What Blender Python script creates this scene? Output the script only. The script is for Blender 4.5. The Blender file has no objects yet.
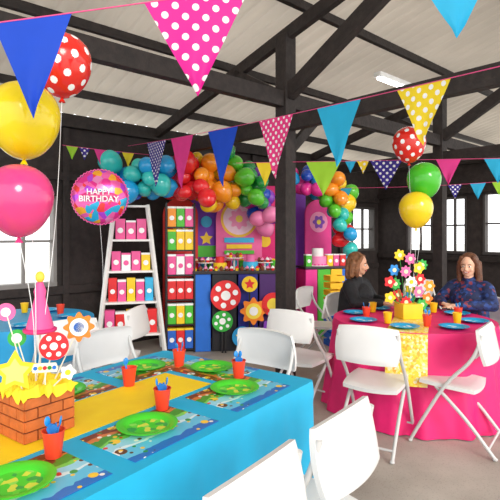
import bpy, bmesh, math, random
from mathutils import Vector, Matrix, Euler
random.seed(7)
SC = bpy.context.scene
COL = SC.collection
pi = math.pi
F = 484.0
HC = 1.5
def W(px, py, d):
    "surveyed position from bearing, elevation and distance"
    return Vector(((px-250)/F*d, d, HC-(py-233)/F*d))
# ---------------------------------------------------------------- materials
def lin(h):
    if isinstance(h, str):
        c = [int(h[i:i+2], 16)/255 for i in (0, 2, 4)]
    else: c = h
    return tuple((v/12.92 if v <= .04045 else ((v+.055)/1.055)**2.4) for v in c)+(1,)
MC = {}
def M(hexc, rough=.5, metal=0, var=.06, scale=8, bump=0, bscale=40, emit=0, coat=0, transl=0):
    key = (hexc, rough, metal, var, scale, bump, bscale, emit, coat, transl)
    if key in MC: return MC[key]
    m = bpy.data.materials.new("mat_"+hexc); m.use_nodes = True
    nt = m.node_tree; b = nt.nodes["Principled BSDF"]
    c = lin(hexc)
    tc = nt.nodes.new("ShaderNodeTexCoord")
    n = nt.nodes.new("ShaderNodeTexNoise"); n.inputs["Scale"].default_value = scale
    nt.links.new(tc.outputs["Object"], n.inputs["Vector"])
    r = nt.nodes.new("ShaderNodeValToRGB")
    r.color_ramp.elements[0].position = .3; r.color_ramp.elements[1].position = .7
    r.color_ramp.elements[0].color = tuple(max(0, v*(1-var)) for v in c[:3])+(1,)
    r.color_ramp.elements[1].color = tuple(min(1, v*(1+var)) for v in c[:3])+(1,)
    nt.links.new(n.outputs["Fac"], r.inputs["Fac"]); nt.links.new(r.outputs["Color"], b.inputs["Base Color"])
    b.inputs["Roughness"].default_value = rough; b.inputs["Metallic"].default_value = metal
    if coat: b.inputs["Coat Weight"].default_value = coat
    if emit:
        b.inputs["Emission Color"].default_value = c; b.inputs["Emission Strength"].default_value = emit
    if bump:
        n2 = nt.nodes.new("ShaderNodeTexNoise"); n2.inputs["Scale"].default_value = bscale
        nt.links.new(tc.outputs["Object"], n2.inputs["Vector"])
        bp = nt.nodes.new("ShaderNodeBump"); bp.inputs["Strength"].default_value = bump
        bp.inputs["Distance"].default_value = .02
        nt.links.new(n2.outputs["Fac"], bp.inputs["Height"]); nt.links.new(bp.outputs["Normal"], b.inputs["Normal"])
    if transl:
        t = nt.nodes.new("ShaderNodeBsdfTranslucent"); nt.links.new(r.outputs["Color"], t.inputs["Color"])
        mx = nt.nodes.new("ShaderNodeMixShader"); mx.inputs[0].default_value = transl
        nt.links.new(b.outputs[0], mx.inputs[1]); nt.links.new(t.outputs[0], mx.inputs[2])
        nt.links.new(mx.outputs[0], nt.nodes["Material Output"].inputs["Surface"])
    MC[key] = m
    return m
def polka(base, dot, cell=.06, rad=.27, transl=0, axes=(1, 0, 1), rot=45):
    key = ("polka", base, dot, cell, rad, axes)
    if key in MC: return MC[key]
    m = bpy.data.materials.new("mat_dotted_"+base); m.use_nodes = True
    nt = m.node_tree; b = nt.nodes["Principled BSDF"]; b.inputs["Roughness"].default_value = .6
    tc = nt.nodes.new("ShaderNodeTexCoord"); mp = nt.nodes.new("ShaderNodeMapping")
    a = math.radians(rot)
    mp.inputs["Rotation"].default_value = (0, a, 0) if axes[1] == 0 else (0, 0, a)
    nt.links.new(tc.outputs["Object"], mp.inputs["Vector"])
    def vm(op, vec=None):
        q = nt.nodes.new("ShaderNodeVectorMath"); q.operation = op
        if vec: q.inputs[1].default_value = vec
        return q
    v1 = vm("MULTIPLY", tuple(x/cell for x in axes)); nt.links.new(mp.outputs[0], v1.inputs[0])
    v2 = vm("FRACTION"); nt.links.new(v1.outputs[0], v2.inputs[0])
    v3 = vm("SUBTRACT", tuple(.5*x for x in axes)); nt.links.new(v2.outputs[0], v3.inputs[0])
    v4 = vm("LENGTH"); nt.links.new(v3.outputs[0], v4.inputs[0])
    lt = nt.nodes.new("ShaderNodeMath"); lt.operation = "LESS_THAN"; lt.inputs[1].default_value = rad
    nt.links.new(v4.outputs["Value"], lt.inputs[0])
    mx = nt.nodes.new("ShaderNodeMix"); mx.data_type = "RGBA"
    mx.inputs[6].default_value = lin(base); mx.inputs[7].default_value = lin(dot)
    nt.links.new(lt.outputs[0], mx.inputs[0]); nt.links.new(mx.outputs[2], b.inputs["Base Color"])
    t = nt.nodes.new("ShaderNodeBsdfTranslucent"); nt.links.new(mx.outputs[2], t.inputs["Color"])
    ms = nt.nodes.new("ShaderNodeMixShader"); ms.inputs[0].default_value = .3
    nt.links.new(b.outputs[0], ms.inputs[1]); nt.links.new(t.outputs[0], ms.inputs[2]); nt.links.new(ms.outputs[0], nt.nodes["Material Output"].inputs["Surface"])
    MC[key] = m
    return m
def blotch(cols, scale=18, rough=.5, key=None):
    k = ("blotch", tuple(cols), scale)
    if k in MC: return MC[k]
    m = bpy.data.materials.new("mat_printed"); m.use_nodes = True
    nt = m.node_tree; b = nt.nodes["Principled BSDF"]; b.inputs["Roughness"].default_value = rough
    tc = nt.nodes.new("ShaderNodeTexCoord"); v = nt.nodes.new("ShaderNodeTexVoronoi"); v.inputs["Scale"].default_value = scale
    nt.links.new(tc.outputs["Object"], v.inputs["Vector"])
    sp = nt.nodes.new("ShaderNodeSeparateColor"); nt.links.new(v.outputs["Color"], sp.inputs[0])
    r = nt.nodes.new("ShaderNodeValToRGB"); r.color_ramp.interpolation = "CONSTANT"
    els = r.color_ramp.elements
    els[0].position = 0; els[0].color = lin(cols[0]); els[1].position = 1/len(cols); els[1].color = lin(cols[1 % len(cols)])
    for i in range(2, len(cols)):
        e = els.new(i/len(cols)); e.color = lin(cols[i])
    nt.links.new(sp.outputs[0], r.inputs[0]); nt.links.new(r.outputs[0], b.inputs["Base Color"])
    MC[k] = m
    return m
# ---------------------------------------------------------------- mesh helpers
def NB(): return bmesh.new()
def _mi(bm, n0, mi):
    bm.faces.ensure_lookup_table()
    for f in bm.faces[n0:]: f.material_index = mi
def box(bm, c, s, R=None, mi=0, bev=0):
    n0 = len(bm.faces); t = NB()
    bmesh.ops.create_cube(t, size=1, matrix=Matrix.Diagonal((s[0], s[1], s[2], 1)))
    if bev: bmesh.ops.bevel(t, geom=list(t.edges), offset=bev, segments=2, affect='EDGES', profile=.6)
    mt = Matrix.Translation(Vector(c)) @ (R.to_4x4() if R is not None else Matrix.Identity(4))
    vm = {}
    for v in t.verts: vm[v] = bm.verts.new(mt @ v.co)
    for f in t.faces: bm.faces.new([vm[v] for v in f.verts])
    t.free(); _mi(bm, n0, mi)
def frame_to(d):
    d = Vector(d).normalized(); return d.to_track_quat('Z', 'Y').to_matrix().to_4x4()
def cyl(bm, p0, p1, r0, r1=None, seg=12, mi=0, caps=True):
    n0 = len(bm.faces); p0 = Vector(p0); p1 = Vector(p1)
    if r1 is None: r1 = r0
    L = (p1-p0).length
    if L < 1e-6: return
    bmesh.ops.create_cone(bm, cap_ends=caps, segments=seg, radius1=r0, radius2=r1, depth=L,
        matrix=Matrix.Translation((p0+p1)/2) @ frame_to(p1-p0))
    _mi(bm, n0, mi)
def ell(bm, c, r, R=None, mi=0, u=20, v=12):
    n0 = len(bm.faces)
    if not hasattr(r, '__len__'): r = (r, r, r)
    mt = Matrix.Translation(Vector(c)) @ (R.to_4x4() if R is not None else Matrix.Identity(4)) @ Matrix.Diagonal((r[0], r[1], r[2], 1))
    bmesh.ops.create_uvsphere(bm, u_segments=u, v_segments=v, radius=1, matrix=mt)
    _mi(bm, n0, mi)
def cap(bm, p0, p1, r0, r1, mi=0, seg=14):
    cyl(bm, p0, p1, r0, r1, seg, mi); ell(bm, p0, r0, None, mi, seg, 8); ell(bm, p1, r1, None, mi, seg, 8)
def tube(bm, pts, r, seg=8, mi=0):
    n0 = len(bm.faces); pts = [Vector(p) for p in pts]; rings = []; prev = None
    for i, p in enumerate(pts):
        a = pts[max(i-1, 0)]; b = pts[min(i+1, len(pts)-1)]; d = (b-a).normalized()
        if prev is None: x = d.orthogonal().normalized()
        else: x = (prev - d*prev.dot(d)).normalized()
        prev = x; y = d.cross(x)
        rings.append([bm.verts.new(p + (x*math.cos(2*pi*k/seg)+y*math.sin(2*pi*k/seg))*r) for k in range(seg)])
    for i in range(len(rings)-1):
        for k in range(seg):
            bm.faces.new((rings[i][k], rings[i][(k+1) % seg], rings[i+1][(k+1) % seg], rings[i+1][k]))
    bm.faces.new(rings[0][::-1]); bm.faces.new(rings[-1]); _mi(bm, n0, mi)
def arcpts(pts, n=6):
    "Catmull-Rom smoothing"
    P = [Vector(p) for p in pts]; out = []
    for i in range(len(P)-1):
        a = P[max(i-1, 0)]; b = P[i]; c = P[i+1]; d = P[min(i+2, len(P)-1)]
        for k in range(n):
            t = k/n
            out.append(.5*((2*b)+(c-a)*t+(2*a-5*b+4*c-d)*t*t+(3*b-a-3*c+d)*t**3))
    out.append(P[-1]); return out
def lathe(bm, prof, seg=32, mi=0, c=(0, 0, 0)):
    n0 = len(bm.faces); c = Vector(c); rings = []
    for r, z in prof:
        if r < 1e-5: rings.append([bm.verts.new(c+Vector((0, 0, z)))])
        else: rings.append([bm.verts.new(c+Vector((r*math.cos(2*pi*k/seg), r*math.sin(2*pi*k/seg), z))) for k in range(seg)])
    for i in range(len(rings)-1):
        a, b = rings[i], rings[i+1]
        for k in range(seg):
            k2 = (k+1) % seg
            if len(a) == 1 and len(b) == 1: continue
            if len(a) == 1: bm.faces.new((a[0], b[k2], b[k]))
            elif len(b) == 1: bm.faces.new((a[k], a[k2], b[0]))
            else: bm.faces.new((a[k], a[k2], b[k2], b[k]))
    _mi(bm, n0, mi)
def prism(bm, pts, th, mi=0, T=None, axis='Y'):
    "outline in XZ extruded along Y (or XY along Z)"
    n0 = len(bm.faces); T = T or Matrix.Identity(4)
    def mk(p, h): return bm.verts.new(T @ (Vector((p[0], h, p[1])) if axis == 'Y' else Vector((p[0], p[1], h))))
    a = [mk(p, -th/2) for p in pts]; b = [mk(p, th/2) for p in pts]
    bm.faces.new(a); bm.faces.new(b[::-1])
    for i in range(len(pts)):
        j = (i+1) % len(pts); bm.faces.new((a[j], a[i], b[i], b[j]))
    _mi(bm, n0, mi)
def O(name, bm, mats, parent=None, loc=(0, 0, 0), rot=(0, 0, 0), smooth=True, fix=True):
    if fix: bmesh.ops.recalc_face_normals(bm, faces=list(bm.faces))
    me = bpy.data.meshes.new(name); bm.to_mesh(me); bm.free()
    for m in (mats if isinstance(mats, (list, tuple)) else [mats]): me.materials.append(m)
    if smooth:
        for p in me.polygons: p.use_smooth = True
        try: me.set_sharp_from_angle(angle=math.radians(40))
        except Exception: pass
    o = bpy.data.objects.new(name, me); COL.objects.link(o)
    o.location = loc; o.rotation_euler = rot
    if parent: o.parent = parent
    return o
def E(name, label, cat, loc=(0, 0, 0), rz=0, group=None):
    o = bpy.data.objects.new(name, None); o.empty_display_size = .1; COL.objects.link(o)
    o.location = loc; o.rotation_euler = (0, 0, rz); return tag(o, label, cat, group)
def tag(o, label, cat, group=None):
    o["label"] = label; o["category"] = cat
    if group: o["group"] = group
    return o
def ST(o): o["kind"] = "structure"; return o
def clone(root, loc, rz=None, label=None, rot=None, scale=None):
    n = root.copy(); COL.objects.link(n); n.location = loc
    if rz is not None: n.rotation_euler = (0, 0, rz)
    if rot is not None: n.rotation_euler = rot
    if scale: n.scale = scale
    if label: n["label"] = label
    def rec(src, dst):
        for ch in list(src.children):
            c = ch.copy(); COL.objects.link(c); c.parent = dst; rec(ch, c)
    rec(root, n); return n
def remesh(o, vox, smooth=4):
    m = o.modifiers.new("r", "REMESH"); m.mode = 'VOXEL'; m.voxel_size = vox; m.use_smooth_shade = True
    s = o.modifiers.new("s", "SMOOTH"); s.iterations = smooth; s.factor = .5
    dg = bpy.context.evaluated_depsgraph_get(); dg.update()
    me = bpy.data.meshes.new_from_object(o.evaluated_get(dg))
    o.modifiers.clear(); mats = [x for x in o.data.materials]; o.data = me
    me.materials.clear()
    for x in mats: me.materials.append(x)
    for p in me.polygons: p.use_smooth = True
def text(name, s, size, mat, parent, loc, rot, ext=.001):
    c = bpy.data.curves.new(name, 'FONT'); c.body = s; c.size = size; c.extrude = ext; c.align_x = 'CENTER'; c.align_y = 'CENTER'
    c.offset = size*.02
    t = bpy.data.objects.new(name, c); COL.objects.link(t)
    dg = bpy.context.evaluated_depsgraph_get(); dg.update()
    me = bpy.data.meshes.new_from_object(t.evaluated_get(dg)); bpy.data.objects.remove(t)
    o = bpy.data.objects.new(name, me); COL.objects.link(o); me.materials.clear(); me.materials.append(mat)
    o.parent = parent; o.location = loc; o.rotation_euler = rot; return o
# ---------------------------------------------------------------- building frame
A = Vector((-.67, .743, 0)).normalized()      # towards the long wall
B = Vector((A.y, -A.x, 0))                    # along the long wall
P0 = Vector((-.3, 7.9, 0))
ANG = math.atan2(B.y, B.x)
def BL(t, s, z): return P0 + B*t - A*s + Vector((0, 0, z))   # t along wall, s out of wall
RB = Matrix.Rotation(ANG, 3, 'Z')
WH = 2.95; SL = .25
wood = M("2a2220", .7, var=.35, scale=14, bump=.3, bscale=30)
wood2 = M("302826", .75, var=.3, scale=10, bump=.3)
def wall(name, org, dirv, L, H, holes, th=.12, mat=wood2):
    bm = NB(); R = Matrix.Rotation(math.atan2(dirv.y, dirv.x), 3, 'Z')
    xs = sorted(set([0, L]+[h[0] for h in holes]+[h[1] for h in holes]))
    for i in range(len(xs)-1):
        a, b = xs[i], xs[i+1]; hs = [h for h in holes if h[0] <= a+1e-4 and h[1] >= b-1e-4]
        segs = [(0, H)] if not hs else [(0, hs[0][2]), (hs[0][3], H)]
        for z0, z1 in segs:
            box(bm, org + dirv*((a+b)/2)+Vector((0, 0, (z0+z1)/2)), (b-a, th, z1-z0), R)
    return ST(O(name, bm, mat, smooth=False))
wn = [0]
def window(org, dirv, x0, x1, z0, z1, nv, nh, col="e8e6e0"):
    wn[0] += 1; bm = NB(); R = Matrix.Rotation(math.atan2(dirv.y, dirv.x), 3, 'Z')
    def bar(xa, za, w, h, d=.06): box(bm, org+dirv*xa+Vector((0, 0, za)), (w, d, h), R)
    bar((x0+x1)/2, z0+.025, x1-x0, .05, .16); bar((x0+x1)/2, z1-.02, x1-x0, .04, .14)
    bar(x0+.02, (z0+z1)/2, .04, z1-z0, .14); bar(x1-.02, (z0+z1)/2, .04, z1-z0, .14)
    for i in range(1, nv): bar(x0+(x1-x0)*i/nv, (z0+z1)/2, .035, z1-z0, .05)
    for i in range(1, nh): bar((x0+x1)/2, z0+(z1-z0)*i/nh, x1-x0, .03, .05)
    return ST(O("window_%d" % wn[0], bm, M(col, .6), smooth=False))
W1O = BL(-7, 0, 0)
h1 = [(7-4.7, 7-2.85, .85, 1.95), (7+2.9, 7+4.0, 1.12, 2.05)]
wall("wall_back", W1O, B, 7+4.2, WH, h1)
window(W1O, B, h1[0][0], h1[0][1], h1[0][2], h1[0][3], 5, 2, "8a8683")
window(W1O, B, h1[1][0], h1[1][1], h1[1][2], h1[1][3], 3, 2, "4a4644")
W2O = BL(4.2, 0, 0)
h2 = [(.75, 1.32, 1.1, 2.2), (1.5, 2.0, 1.1, 2.2), (2.3, 3.3, 1.1, 2.25)]
wall("wall_right", W2O, -A, 3.9, WH, h2)
for h in h2: window(W2O, -A, h[0], h[1], h[2], h[3], 2, 2, "4a4544")
# floor
bm = NB(); box(bm, BL(0, 4.2, -.05), (18, 8.4, .1), RB)
fm = bpy.data.materials.new("mat_concrete"); fm.use_nodes = True
nt = fm.node_tree; bs = nt.nodes["Principled BSDF"]; bs.inputs["Roughness"].default_value = .8
tc = nt.nodes.new("ShaderNodeTexCoord"); n1 = nt.nodes.new("ShaderNodeTexNoise"); n1.inputs["Scale"].default_value = 1.3; n1.inputs["Detail"].default_value = 8
n2 = nt.nodes.new("ShaderNodeTexVoronoi"); n2.inputs["Scale"].default_value = 70
nt.links.new(tc.outputs["Object"], n1.inputs["Vector"]); nt.links.new(tc.outputs["Object"], n2.inputs["Vector"])
r1 = nt.nodes.new("ShaderNodeValToRGB"); r1.color_ramp.elements[0].color = lin("9a9086"); r1.color_ramp.elements[1].color = lin("c2b9ae")
r1.color_ramp.elements[0].position = .35; r1.color_ramp.elements[1].position = .65
r2 = nt.nodes.new("ShaderNodeValToRGB"); r2.color_ramp.elements[0].color = (.68, .66, .64, 1); r2.color_ramp.elements[1].color = (1, 1, 1, 1); r2.color_ramp.elements[1].position = .35
mx = nt.nodes.new("ShaderNodeMix"); mx.data_type = "RGBA"; mx.blend_type = "MULTIPLY"; mx.inputs[0].default_value = .9
nt.links.new(n1.outputs["Fac"], r1.inputs[0]); nt.links.new(n2.outputs["Distance"], r2.inputs[0])
nt.links.new(r1.outputs[0], mx.inputs[6]); nt.links.new(r2.outputs[0], mx.inputs[7]); nt.links.new(mx.outputs[2], bs.inputs["Base Color"])
ST(O("floor", bm, fm, smooth=False))
bm = NB(); box(bm, (0, 10, -.16), (120, 120, .1))
g = O("ground", bm, M("e4e4dc", .9, var=.1, scale=.6), smooth=False)
tag(g, "pale sunlit gravel ground around the open shed", "ground"); g["kind"] = "structure"
# ceiling: corrugated sheets
bm = NB(); T0, T1, S1 = -9, 9, 8.3; step = .02; n = int((T1-T0)/step); prev = None
for i in range(n+1):
    t = T0+i*step; dz = .030*math.sin(2*pi*t/.18)
    cur = (bm.verts.new(BL(t, -.3, WH+.185-.3*SL+dz)), bm.verts.new(BL(t, S1, WH+.185+S1*SL+dz)))
    if prev: bm.faces.new((prev[0], cur[0], cur[1], prev[1]))
    prev = cur
ceilm = M("c2b8aa", .6, var=.14, scale=.9, transl=.34)
ST(O("ceiling", bm, ceilm, fix=False))
# beams
tn = [0]
def beam(p0, p1, w, h, mat=wood):
    tn[0] += 1; p0 = Vector(p0); p1 = Vector(p1); d = (p1-p0); L = d.length; d.normalize()
    up = Vector((0, 0, 1))
    if abs(d.z) > .97: up = A.copy()
    y = up.cross(d).normalized(); z = d.cross(y)
    R = Matrix((d, y, z)).transposed(); bm = NB(); box(bm, (p0+p1)/2, (L, w, h), R, bev=.006)
    return ST(O("trim_%d" % tn[0], bm, mat, smooth=False))
SP = 2.62; TP = (Vector((.34, 5.0, 0))-P0).dot(B)
for k in range(7):                       # purlins
    s = .45+k*1.2; z = WH+.09+s*SL
    beam(BL(T0+.5, s, z), BL(T1-.5, s, z), .06, .09)
beam(BL(-7, .1, WH-.06), BL(4.2, .1, WH-.06), .1, .16)    # wall plate
beam(BL(4.14, .1, WH-.06), BL(4.14, 3.9, WH-.06), .1, .16)
beam(BL(-7, SP, 2.86), BL(8, SP, 2.86), .1, .16)          # eaves beam through the posts
for j, t in enumerate((TP-3.3, TP, TP+3.3)):
    zr = lambda s: WH+.02+s*SL-.1
    beam(BL(t, .1, zr(.1)), BL(t, 8.1, zr(8.1)), .07, .13)      # rafter
    if j: beam(BL(t, .1, 2.62), BL(t, 8, 2.62), .09, .16)            # tie beam
    if j: beam(BL(t, SP+.05, 2.92), BL(t, SP+2.1, zr(SP+2.1)+.02), .09, .15)   # strut
    if j: beam(BL(t, SP-.05, 2.9), BL(t, SP-.8, zr(SP-.8)), .07, .12)
    if j: beam(BL(t, SP, 0), BL(t, SP, zr(SP)), .15, .15)            # post
    if j: beam(BL(t+.06, SP, 2.35), BL(t+.55, SP, 2.8), .06, .1)
for z in (.8, 2.2):
    beam(BL(-7, .09, z), BL(4.1, .09, z), .05, .1)
for t in (-2.75, -1.2, .4, 2.0, 2.75): beam(BL(t, .09, 0), BL(t, .09, WH-.15), .08, .06)
beam(BL(4.1, .09, 2.3), BL(4.1, 3.8, 2.3), .05, .1)
beam(BL(4.1, .09, 1.02), BL(4.1, 3.8, 1.02), .05, .1)
# fluorescent light
lp = Vector((2.05, 6.4, 3.42)); L = E("ceiling_light", "white fluorescent batten light fixed below the roof purlins", "ceiling light", lp, ANG)
bm = NB(); box(bm, (0, 0, .04), (1.3, .10, .06), bev=.008); O("light_housing", bm, M("f2f2f2", .4), L)
bm = NB(); cyl(bm, (-.62, 0, -.005), (.62, 0, -.005), .024); O("light_tube", bm, M("ffffff", .3, emit=8), L)
# ---------------------------------------------------------------- folding chair
white = M("e9e8e6", .38, var=.02, coat=.2); frame = M("d0cfcd", .35, var=.03)
def make_chair():
    c = E("folding_chair", "white plastic folding chair with tubular frame", "chair", (0, 0, 0), 0, "white folding chairs")
    # slab seat
    def slab(w, d, th, bow, n=12):
        bm = NB(); top = []; bot = []
        for i in range(n+1):
            rt = []; rb = []
            for j in range(n+1):
                u = -1+2*i/n; v = -1+2*j/n
                x = u*math.sqrt(1-.16*v*v); y = v*math.sqrt(1-.16*u*u)
                z = bow*(1-x*x)*-1 + (-.010 if max(abs(u), abs(v)) > .95 else 0)
                rt.append(bm.verts.new((x*w/2, y*d/2, z+th/2))); rb.append(bm.verts.new((x*w/2, y*d/2, z-th/2)))
            top.append(rt); bot.append(rb)
        for i in range(n):
            for j in range(n):
                bm.faces.new((top[i][j], top[i+1][j], top[i+1][j+1], top[i][j+1]))
                bm.faces.new((bot[i][j+1], bot[i+1][j+1], bot[i+1][j], bot[i][j]))
        for i in range(n):
            for a, b in (((i, 0), (i+1, 0)), ((i+1, n), (i, n)), ((0, i+1), (0, i)), ((n, i), (n, i+1))):
                bm.faces.new((top[a[0]][a[1]], bot[a[0]][a[1]], bot[b[0]][b[1]], top[b[0]][b[1]]))
        return bm
    o = O("seat", slab(.41, .40, .026, .012), white, c, (0, .03, .445), (math.radians(3), 0, 0))
    b = slab(.45, .26, .022, -.03)
    O("backrest", b, white, c, (0, -.205, .735), (math.radians(78), 0, 0))
    for sx in (-1, 1):
        x = sx*.215
        bm = NB(); tube(bm, arcpts([(x, .27, .012), (x, .16, .22), (x, .02, .46), (x, -.12, .62), (x*.98, -.175, .72), (x*.95, -.20, .82)], 5), .0125, 10)
        ell(bm, (x, .27, .012), (.017, .017, .012)); O("front_leg", bm, frame, c)
        bm = NB(); xi = sx*.19
        tube(bm, arcpts([(xi, -.28, .012), (xi, -.1, .23), (xi, .10, .425)], 5), .0125, 10)
        ell(bm, (xi, -.28, .012), (.017, .017, .012)); O("rear_leg", bm, frame, c)
    bm = NB(); cyl(bm, (-.215, .225, .1), (.215, .225, .1), .009); O("front_crossbar", bm, frame, c)
    bm = NB(); cyl(bm, (-.19, -.24, .065), (.19, -.24, .065), .009); O("rear_crossbar", bm, frame, c)
    return c
def yaw(dx, dy): return math.atan2(dy, dx)-pi/2
ch0 = make_chair()
BP = Vector((.33, 2.47, 0)); LG = Vector((-.584, -.81, 0)).normalized(); WD = Vector((-.81, .584, 0)).normalized()
def TB(u, v, z=.75): return BP+LG*u+WD*v+Vector((0, 0, z))
RT = Vector((1.43, 4.27, 0))
W1P = Vector((1.05, 5.02, 0)); W2P = Vector((2.24, 4.84, 0))
W1D = (.8, -.6); W2D = (-.78, -.62)
ch0.location = (.345-.15, 1.775+.10, 0); ch0.rotation_euler = (0, 0, yaw(WD.x+.06, WD.y))
cl = [((.02-.15, 1.35+.11), (WD.x, WD.y), "beside the blue party table"),
      ((.80+.1, 3.30+.18), (.5, .86), "beside the round pink table"),
      ((1.62-.12, 3.42+.08), (-.8, .6), "turned sideways near the round pink table"),
      ((.33+.12, 4.0+.15), (.62, .78), "beside the dark timber post"),
      ((.09-.1, 3.17-.14), (LG.x, LG.y), "at the end of the blue party table"),
      ((-.957+.15, 3.21-.12), (-WD.x, -WD.y), "facing the blue party table"),
      ((-1.62, 2.35), (-WD.x, -WD.y), "beside the blue party table"),
      ((-1.17, 4.22), (-1, .15), "at the small blue round table"),
      ((-1.45, 3.72), (-.6, .8), "at the small blue round table"),
      ((-2.35, 3.75), (.5, .8), "at the small blue round table"),
      ((.80, 5.62), (.8, -.5), "standing empty near the seated woman"),
      ((W1P.x, W1P.y), W1D, "occupied by the woman in black"),
      ((W2P.x, W2P.y), W2D, "occupied by the woman in navy"),
      ((2.35, 6.45), (.2, -1), "empty by the far windows"),
      ((2.78, 5.25), (-.9, -.3), "empty near the round pink table"),
      ((2.25, 4.10), (-1, .1), "at the round pink table")]
for p, d, s in cl:
    clone(ch0, (p[0], p[1], 0), yaw(*d), "white plastic folding chair "+s)
ch0["label"] = "white plastic folding chair beside the blue party table"
# ---------------------------------------------------------------- tables
def loopcloth(bm, per, drop, flare, amp, nw, zt, rows=12, mi=0, seed=0):
    "per: list of (pos2d, normal2d)"
    N = len(per); rings = []
    for r in range(rows+1):
        h = r/rows; ring = []
        for k, (p, nn) in enumerate(per):
            a = 2*pi*k/N
            w = (math.sin(nw*a+seed)+.5*math.sin((nw*1.7//1)*a+2+seed))*.6
            off = (flare*h + amp*(h**.8)*w) if r else 0
            z = zt-drop*h - (0 if r else 0)
            if r == 0: z = zt
            if r == 1: off += .006
            ring.append(bm.verts.new((p[0]+nn[0]*off, p[1]+nn[1]*off, z)))
        rings.append(ring)
    for r in range(rows):
        for k in range(N):
            k2 = (k+1) % N; bm.faces.new((rings[r][k], rings[r+1][k], rings[r+1][k2], rings[r][k2]))
    bm.faces.new(rings[0])
def rectper(a, b, rc=.03, step=.02):
    pts = []
    for (cx, cy, a0) in ((a/2-rc, b/2-rc, 0), (-a/2+rc, b/2-rc, pi/2), (-a/2+rc, -b/2+rc, pi), (a/2-rc, -b/2+rc, 1.5*pi)):
        arc = [((cx+rc*math.cos(a0+i*pi/8), cy+rc*math.sin(a0+i*pi/8)), (math.cos(a0+i*pi/8), math.sin(a0+i*pi/8))) for i in range(5)]
        if pts:
            q, nn = pts[-1]; d = Vector(arc[0][0])-Vector(q); m = int(d.length/step)
            for i in range(1, m): pts.append(((q[0]+d.x*i/m, q[1]+d.y*i/m), nn))
        pts += arc
    q, nn = pts[-1]; d = Vector(pts[0][0])-Vector(q); m = int(d.length/step)
    for i in range(1, m): pts.append(((q[0]+d.x*i/m, q[1]+d.y*i/m), nn))
    return pts
TL, TW = 2.4, 1.08
tc_ = TB(TL/2, TW/2, 0)
tab = E("party_table", "long table covered with a bright blue cloth", "table", tc_, math.atan2(-LG.y, -LG.x))
bm = NB(); loopcloth(bm, rectper(TL, TW), .66, .03, .012, 34, .75)
O("tablecloth", bm, M("19b4e2", .55, var=.04, bump=.12, bscale=6), tab)
bm = NB(); box(bm, (0, 0, .725), (TL-.03, TW-.03, .03)); O("tabletop", bm, M("d8d4cc", .5), tab, smooth=False)
for x in (-1, 1):
    for y in (-1, 1):
        bm = NB(); cyl(bm, (x*1.05, y*.42, 0), (x*1.05, y*.42, .71), .016); O("leg", bm, M("8a8a8a", .3, .8), tab)
TR = math.atan2(-LG.y, -LG.x)
# runner
bm = NB(); box(bm, (0, 0, .001), (1.98, .32, .002)); rn = O("table_runner", bm, M("ffd81a", .6, var=.05, bump=.2, bscale=5), None, TB(.36+.99, .545, .7505), (0, 0, TR), False)
tag(rn, "yellow paper table runner lying along the blue cloth", "table runner")
# round table
rt = E("round_table", "round table with a hot pink cloth reaching the floor", "table", RT, 0)
per = [((.68*math.cos(2*pi*k/240), .68*math.sin(2*pi*k/240)), (math.cos(2*pi*k/240), math.sin(2*pi*k/240))) for k in range(240)]
bm = NB(); loopcloth(bm, per, .742, .10, .035, 17, .75, 14)
O("tablecloth", bm, M("ee1d74", .55, var=.06), rt)
bm = NB(); cyl(bm, (0, 0, .71), (0, 0, .74), .66, seg=48); O("tabletop", bm, M("d8d4cc", .5), rt)
bm = NB(); cyl(bm, (0, 0, 0), (0, 0, .71), .03); O("leg", bm, M("8a8a8a", .3, .8), rt)
# yellow dotted runner over the round table
bm = NB(); ra = math.atan2(-.95, -.38); dv = Vector((math.cos(ra), math.sin(ra), 0)); sv = Vector((-dv.y, dv.x, 0))
rows = [(-.60, .7535), (0, .7535), (.60, .7535), (.66, .7535), (.695, .74), (.712, .65), (.735, .5), (.755, .38)]
prev = None
for dd, z in rows:
    cur = []
    for j in range(9):
        o2 = (j/8-.5)*.30; rr = dd
        if dd > .6: rr = math.sqrt(max(0, .0+dd*dd - o2*o2)) + (.03*(dd-.66)/.1 if dd > .7 else 0)
        cur.append(bm.verts.new(dv*rr+sv*o2+Vector((0, 0, z))))
    if prev:
        for j in range(8): bm.faces.new((prev[j], prev[j+1], cur[j+1], cur[j]))
    prev = cur
ru = O("table_runner", bm, blotch(["ffd93a", "ffe46a", "fff4c8", "f8b83a", "ffd93a", "ffe88a"], 60), None, RT)
tag(ru, "yellow and white speckled runner over the pink cloth", "table runner")
# small blue round table
BT = Vector((-2.0, 4.25, 0))
r3 = E("round_table", "small round table with a blue cloth near the window", "table", BT, 0)
per = [((.6*math.cos(2*pi*k/160), .6*math.sin(2*pi*k/160)), (math.cos(2*pi*k/160), math.sin(2*pi*k/160))) for k in range(160)]
bm = NB(); loopcloth(bm, per, .6, .06, .03, 15, .75, 10)
O("tablecloth", bm, M("1e9fd8", .55, var=.06), r3)
bm = NB(); cyl(bm, (0, 0, 0), (0, 0, .74), .03); O("leg", bm, M("8a8a8a", .3, .8), r3)
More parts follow.
